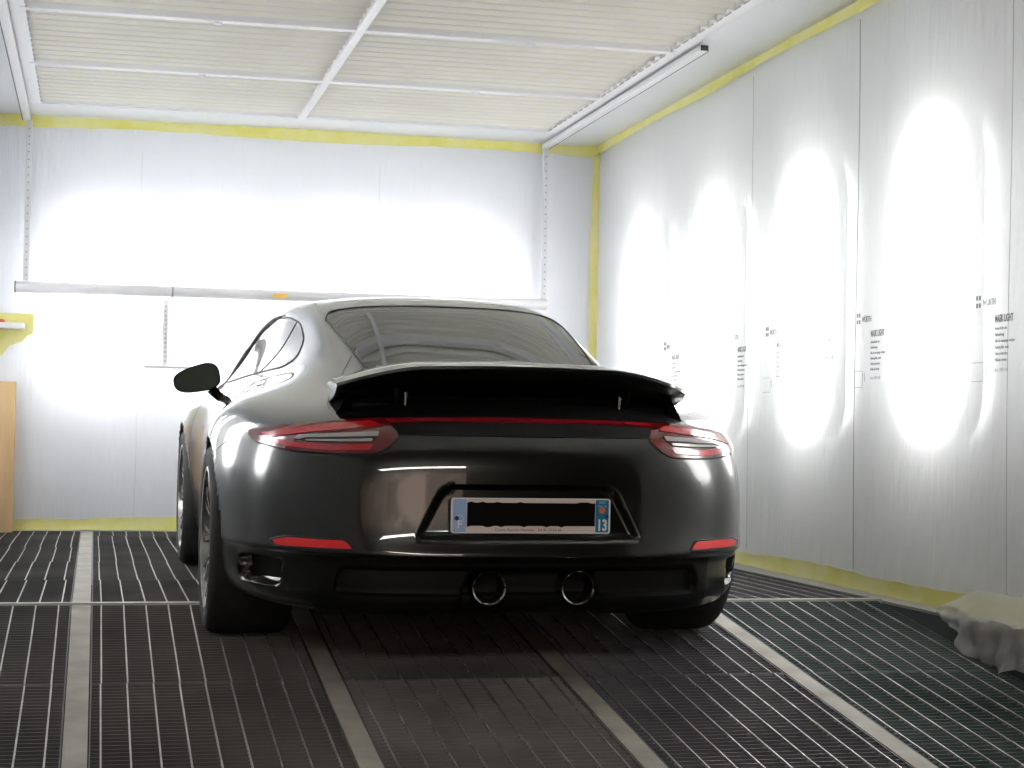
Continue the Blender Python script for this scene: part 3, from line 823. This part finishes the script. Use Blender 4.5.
film('masking_film', (XL+.02,YB-.0,0.01), (XR-XL-.05,0,0), (0,0,HC-.03), 110, 60, .006, SHEET, 'translucent white masking film covering the back wall', seed=4)
fl = film('masking_film', (XR,YB-.02,.004), (0,YE-YB+.03,0), (0,0,HC-.02), 300, 110, .010, SHEETR, 'translucent printed masking film covering the right wall over the lamps', flare=.6, seed=2)
film('masking_film', (XL,YE+.01,.004), (0,YB-YE-.03,0), (0,0,HC-.02), 160, 60, .008, SHEET, 'translucent masking film covering the left wall', seed=9)

# hanging loose flap of film at the right bottom
vv = []; ff = []; n1, n2 = 90, 30; random.seed(5)
for i in range(n2+1):
    for j in range(n1+1):
        a = j/n1; b = i/n2
        y = 6.46-a*1.7
        g = min(1, a*14)
        top = .085*g+.02; bot = .015-.165*math.sin(min(1, a*3.0)*PI/2)+.012*math.sin(a*17)
        z = top+(bot-top)*b
        x = XR-.045-.105*(1 if z < .02 else min(1, b*2.4))
        fold = .016*math.sin(a*34+b*2.0)+.010*math.sin(a*71-b*4)+.007*math.sin(a*120+b*9)+.006*math.sin(b*16+a*25)
        x -= .022*b*g+fold*b*g; z += .010*math.sin(a*44+b*3)*b*g
        vv.append((x, y, z))
for i in range(n2):
    for j in range(n1):
        k = i*(n1+1)+j; ff.append((k, k+1, k+n1+2, k+n1+1))
FLAP = sheet_mat('loose_film', (.95,.96,.96), .4)
for nd in FLAP.node_tree.nodes:
    if nd.type == 'MIX_SHADER' and abs(nd.inputs[0].default_value-.04) < .001: nd.inputs[0].default_value = .55
o = mesh('loose_film_flap', vv, ff, FLAP, None, 60); tag(o, 'crumpled loose end of clear film hanging over the curb at the right', 'plastic film')

# printing on the right film
PRT = principled('grey_print_ink', (.20,.20,.20), .7)
PRL = principled('pale_print_ink', (.45,.45,.45), .7)
def WT(y, z): # text reading along -y on the right wall, facing -x
    return Matrix(((0,0,-1,XR-.016),(-1,0,0,y),(0,1,0,z),(0,0,0,1)))
lines = ['Abdeckfolie mit', 'Haftwirkung', 'Film de masquage statique', 'Masking film, static', 'Folie protectrice', 'Pellicola adesiva']
yy = 6.40
k = 0
while yy < 11.3:
    def merge(nm, obs, m):
        jb = bmesh.new()
        for q in obs:
            jb.from_mesh(q.data); bpy.data.objects.remove(q)
        jm = bpy.data.meshes.new(nm); jb.to_mesh(jm); jb.free(); link(nm, jm, m, fl)
    mb = MB()
    for bq in (.02, -.010):
        mb.box((XR-.0165, yy-.018, 1.222+bq), (XR-.0155, yy-.004, 1.222+bq+.018)); mb.box((XR-.0165, yy-.040, 1.222+bq), (XR-.0155, yy-.026, 1.222+bq+.018))
    merge('printed_logo', [text('tmp', 'WÜRTH', .036, WT(yy-.06, 1.218), PRT, fl, sx=.75, bold=.0006), mb.build('tmp', PRT, fl)], PRT)
    pr = [text('tmp', 'MASK LIGHT', .040, WT(yy-.155, 1.148), PRT, fl, sx=.62, bold=.001)]
    for q, t_ in enumerate(lines):
        pr.append(text('tmp', t_, .017, WT(yy-.155, 1.118-q*.0245), PRT, fl, sx=.85))
    merge('printed_text', pr, PRT)
    text('printed_code', 'Art. 0992 60', .020, WT(yy-.155, .955), PRL, fl)
    mb = MB()
    for (a0, a1, b0, b1) in ((0,.10,.994,.997),(0,.10,.920,.923),(.10,.103,.93,.99),(.12,.126,.945,.985)):
        mb.box((XR-.0165, yy+.03-a1, b0), (XR-.0155, yy+.03-a0, b1))
    mb.build('printed_symbol', PRL, fl)
    yy += .565; k += 1
# film overlaps (seams) on the right wall: strips of doubled film edge
SEAMM = principled('film_edge', (.32,.34,.34), .5)
for y, lab in ((7.54, 'thin vertical film edge on the right wall between the third and fourth lamps'), (8.90, 'thin vertical film edge on the right wall between the second and third lamps'), (6.20, 'thin vertical film edge near the right picture edge')):
    pass
for y, rr in ((7.54, .0016), (8.90, .0010), (6.14, .0010)):
    MB().tube([(XR-.013, y+.012*math.sin(z*2.1), z) for z in [i*HC/30 for i in range(1, 30)]], rr, 6).build('film_edge', SEAMM, fl, 60)
FEP = principled('film_edge_pale', (.6,.61,.63), .5)
for x in (.26, 1.85):
    MB().tube([(x+.008*math.sin(z*3), YB-.010, z) for z in [.1+i*2.4/24 for i in range(25)]], .0014, 6).build('film_edge', FEP, bpy.data.objects['masking_film'], 60)

# ---- tape lines
def tape(name, P0, P1, S, w, th, lab, seed):
    random.seed(seed); P0 = Vector(P0); P1 = Vector(P1); S = Vector(S).normalized(); D = (P1-P0); L = D.length; D.normalize(); N = D.cross(S).normalized()
    n = int(L/.07)+2; vv = []; ff = []
    for i in range(n):
        t = i/(n-1)*L; jit = random.uniform(-1, 1)*w*.05+w*.12*math.sin(t*3+seed); j2 = random.uniform(-1, 1)*w*.07+w*.10*math.sin(t*2.1)
        a = P0+D*t+S*(j2*.4); b = P0+D*t+S*(w+jit)
        bulge = N*(th*(1+.8*math.sin(t*11+seed)))
        vv += [a+N*.002, (a+b)/2+bulge, b+N*.002]
    for i in range(n-1):
        k = 3*i; ff += [(k,k+3,k+4,k+1),(k+1,k+4,k+5,k+2)]
    o = mesh(name, vv, ff, TAPE, None, 60); tag(o, lab, 'masking tape'); return o
tape('masking_tape', (XL,YB-.02,HC-.002), (XR,YB-.02,HC-.002), (0,-.15,-1), .075, .006, 'yellow masking tape along the top edge of the back wall', 1)
tape('masking_tape', (XR-.02,YE,HC-.003), (XR-.02,YB,HC-.003), (-.35,0,-1), .07, -.006, 'yellow masking tape along the top edge of the right wall', 2)
tape('masking_tape', (XR-.004,YB-.02,.08), (XR-.004,YB-.02,HC), (-1,.0,0), .055, .004, 'vertical yellow masking tape in the corner between back and right wall', 3)
tape('masking_tape', (XL+.30,YB-.022,.004), (XR,YB-.022,.004), (0,.02,1), .085, -.006, 'yellow masking tape along the floor edge of the back wall', 4)
tape('masking_tape', (XR-.032,5.0,.004), (XR-.032,YB-.02,.004), (.02,0,1), .075, .008, 'yellow masking tape along the floor edge of the right wall', 5)

# ---- wall lamps behind the film
LAMP_E = 27.0
def emis_mat(name, col, e):
    m = bpy.data.materials.new(name); m.use_nodes = True
    n, l = nodes(m); n.clear(); out = n.new('ShaderNodeOutputMaterial'); em = n.new('ShaderNodeEmission')
    em.inputs[0].default_value = (*col, 1); em.inputs[1].default_value = e; l.new(em.outputs[0], out.inputs[0]); return m
LAMP = emis_mat('lamp_glow', (1., .985, .96), LAMP_E)
LAMPL = emis_mat('lamp_glow_left', (1., .985, .96), LAMP_E)
def wall_lamp(M, lab, mat, W=.50, H=1.26, dep=.07):
    # local frame: x points away from the room, y along the wall, z up
    root = empty('wall_lamp', M); tag(root, lab, 'wall lamp')
    def outline(g): return rpoly([(-W/2-g,.0-g),(W/2+g,.0-g),(W/2+g,H+g),(-W/2-g,H+g)], W*.42, 10)
    o1, o2 = outline(0), outline(.05); n = len(o1)
    vv = [(dep-.02,a,b) for a,b in o1]+[(dep-.02,a,b) for a,b in o2]+[(dep+.03,a,b) for a,b in o1]+[(dep+.03,a,b) for a,b in o2]
    ff = []
    for i in range(n):
        j = (i+1) % n
        ff += [(i,j,n+j,n+i),(i,2*n+i,2*n+j,j),(n+i,n+j,3*n+j,3*n+i),(2*n+i,3*n+i,3*n+j,2*n+j)]
    mesh('lamp_frame', vv, ff, WALLM, root)
    mesh('lamp_diffuser', [(dep,a,b) for a,b in o1]+[(dep+.015,a,b) for a,b in o1], [tuple(range(n)),tuple(range(2*n-1,n-1,-1))], mat, root)
    return root
rn = ['first from the back wall', 'second from the back wall', 'third from the back wall', 'fourth from the back wall', 'fifth from the back wall', 'sixth from the back wall']
LAMPB2 = emis_mat('lamp_glow_back', (1., .99, .985), LAMP_E*.34)
for i in range(5):
    wall_lamp(Matrix.Translation((XR, 10.90-1.35*i, .74)), 'tall bright wall lamp behind the film on the right wall, '+rn[i], LAMP)
for i in range(4):
    wall_lamp(Matrix.Translation((XL, 10.90-1.35*i, .74)) @ Matrix.Rotation(PI, 4, 'Z'), 'tall bright wall lamp behind the film on the left wall, '+rn[i], LAMPL)
bn = ['leftmost', 'second from the left', 'third from the left', 'rightmost']
for i, x in enumerate((.02, .78, 1.62, 2.42)):
    wall_lamp(Matrix.Translation((x, YB, .92)) @ Matrix.Rotation(PI/2, 4, 'Z'), 'soft white glow lamp behind the back wall film, '+bn[i], LAMPB2, .56, 1.12, .20)
# ---- floor: channels, grates
xs = [-.034-.8286, -.034, .794, 1.6245, 2.452, 3.29]
xs = [-.862, -.034, .794, 1.6245, 2.452, 3.27]
ysf = [7.06, 8.11, 9.20, 10.30, 11.38, 11.90]
ysr = [7.00, 5.93, 4.84, 3.75, 2.66, 1.57]
def put(P, y): # P in panel coords: x, along y, height h -> world
    return (P[0], P[1], prof(P[1])+P[2])
cw = .035
colnames = ['leftmost column', 'second column', 'middle column', 'fourth column', 'rightmost column']
def strip_obj(x, y0, y1, lab):
    mb = MB(); n = 1
    a, b = prof(y0), prof(y1)
    mb.hexa([(x-cw,y0,a-.04),(x+cw,y0,a-.04),(x+cw,y1,b-.04),(x-cw,y1,b-.04),(x-cw,y0,a+.002),(x+cw,y0,a+.002),(x+cw,y1,b+.002),(x-cw,y1,b+.002)])
    o = mb.build('floor_channel', STRIP); tag(o, lab, 'floor channel'); return o
sn = ['leftmost', 'second from the left', 'third from the left', 'rightmost']
for i, x in enumerate(xs[1:5]):
    strip_obj(x, ye2, YC-.02, 'pale worn steel channel running down the ramp, '+sn[i])
    strip_obj(x, YC+.02, YB, 'pale steel channel on the flat floor beyond the ramp, '+sn[i])
o = bevel(MB().box((XL,YC-.022,-.04),(3.29,YC+.022,.006)).build('ramp_crest_bar', CURBT), .004)
tag(o, 'pale steel bar across the floor where the ramp starts', 'floor bar')
def grate(x0, x1, y0, y1, lab, seed, ci=0):
    random.seed(seed)
    mb = MB(); lb_ = MB()
    x0 += cw+.004; x1 -= cw+.004
    H = .03
    sp_ = .0343; n = int((y1-y0-.02)/sp_)
    def quadbar(ax, bx, ya, yb, h0, h1, M):
        M.hexa([put((ax,ya,h0),0),put((bx,ya,h0),0),put((bx,yb,h0),0),put((ax,yb,h0),0),put((ax,ya,h1),0),put((bx,ya,h1),0),put((bx,yb,h1),0),put((ax,yb,h1),0)])
    for k in range(n+1):
        y = y0+.008+k*sp_
        quadbar(x0, x1, y-.0016, y+.0016, -H, -.0015, mb)
    quadbar(x0, x1, y0+.001, y0+.005, -H, 0, mb); quadbar(x0, x1, y1-.005, y1-.001, -H, 0, mb)
    quadbar(x0, x0+.004, y0, y1, -H, 0, mb); quadbar(x1-.004, x1, y0, y1, -H, 0, mb)
    off = .036+random.uniform(-.006, .006); x = x0+off
    while x < x1-.01:
        quadbar(x-.0026, x+.0026, y0+.001, y1-.001, -H*.8, .0012, lb_); x += .0842
    o = mb.build('floor_grate', GRATES[ci]); lb_.build('bearing_bars', GBAR, o)
    tag(o, lab, 'floor grate', 'steel floor grates'); return o
yn_r = ['first row below crest', 'second row below crest', 'third row below crest', 'fourth row below crest', 'bottom row']
yn_f = ['first row after crest bar', 'second row after crest bar', 'third row after crest bar', 'fourth row after crest bar', 'row at back wall']
sd = 0
for ci in range(5):
    a, b = xs[ci], xs[ci+1]
    if ci == 4: b += .035
    for ri in range(5):
        sd += 1
        grate(a, b, ysr[ri+1]+.003, ysr[ri]-.003-(0.022 if ri == 0 else 0)+.02*(ri == 0), 'steel floor grate on the ramp, %s, %s' % (colnames[ci], yn_r[ri]), sd, 1 if (ci == 2 and ri == 0) else ci)  # middle panel under the car takes dark steel: its shade is put into the colour
        sd += 1
        grate(a, b, ysf[ri]-(.018 if ri == 0 else -.003), ysf[ri+1]-.003, 'steel floor grate beyond, %s, %s' % (colnames[ci], yn_f[ri]), sd, 0 if ci < 2 else 3)
# curb at the right of the ramp
mb = MB(); mb.box((3.29,YE-1.4,-1.3),(XR+.15,YB,-.012))
struct('trim_1', mb, CURB)
struct('trim_2', MB().box((3.285,YE-1.4,-.012),(XR+.15,YB,0)), CURBT)
struct('trim_3', MB().box((XL-.1,YE-1.4,-1.3),(XL-.02,YB,0)), CURB)

# ================================================================== workshop behind the camera (seen only in reflections)
DARKW = principled('workshop_dark_wall', (.03,.03,.032), .8)
WFLOOR = noise_colour(principled('workshop_floor', (.05,.05,.05), .6), (.04,.04,.04), (.07,.065,.06), 2)
ZW = prof(ye2)-.02
struct('floor_2', MB().box((-11,-7,ZW-.1),(10,ye2,ZW)), WFLOOR)
DX0, DX1, DZ0, DZ1 = -9., 2.0, ZW, 5.3
w = MB().box((-11,-7.2,ZW),(DX0,-7,6)).box((DX1,-7.2,ZW),(10,-7,6)).box((DX0,-7.2,DZ1),(DX1,-7,6))
struct('wall_rear', w, DARKW)
struct('wall_side_a', MB().box((-11.2,-7,ZW),(-11,YE,6)), DARKW)
struct('wall_side_b', MB().box((10,-7,ZW),(10.2,YE,6)), DARKW)
struct('ceiling_2', MB().box((-11.2,-7.2,6),(10.2,YE,6.1)), DARKW)
w = MB().box((-11,YE-.1,ZW),(XL-.2,YE,6)).box((XR+.26,YE-.1,ZW),(10,YE,6)).box((XL-.2,YE-.1,HC+.08),(XR+.26,YE,6))
struct('wall_front', w, DARKW)
YARD = noise_colour(principled('yard_ground', (.30,.24,.20), .8), (.18,.14,.12), (.36,.29,.25), 1.2, 5)
struct('ground', MB().box((-20,-24,ZW-.12),(14,-7.2,ZW-.02)), YARD)
YW = noise_colour(principled('yard_wall', (.4,.32,.27), .8), (.20,.16,.14), (.46,.38,.33), .35, 3, .4, .6)
struct('wall_yard', MB().box((-20,-24.3,ZW),(14,-24,9)), YW)

# ------------------------------------------------------------------ light
def area(name, loc, rot, sx, sy, e, col=(1,1,1)):
    l = bpy.data.lights.new(name, 'AREA'); l.shape = 'RECTANGLE'; l.size = sx; l.size_y = sy; l.energy = e; l.color = col
    o = bpy.data.objects.new(name, l); COL.objects.link(o); o.location = loc; o.rotation_euler = rot; return o
area('yard_daylight', (-3,-15,9), (0,0,0), 16, 10, 10500, (1,.93,.88))
wd = bpy.data.worlds.new('world'); scene.world = wd; wd.use_nodes = True
wd.node_tree.nodes['Background'].inputs[0].default_value = (.5,.5,.5,1); wd.node_tree.nodes['Background'].inputs[1].default_value = .02
scene.view_settings.view_transform = 'Standard'; scene.view_settings.look = 'None'
scene.view_settings.exposure = .34; scene.view_settings.gamma = 1; scene.view_settings.use_curve_mapping = False
scene.cycles.max_bounces = 10; scene.cycles.diffuse_bounces = 5; scene.cycles.transparent_max_bounces = 16
scene.cycles.use_denoising = True; scene.cycles.sample_clamp_indirect = 8
scene.cycles.caustics_reflective = False; scene.cycles.caustics_refractive = False
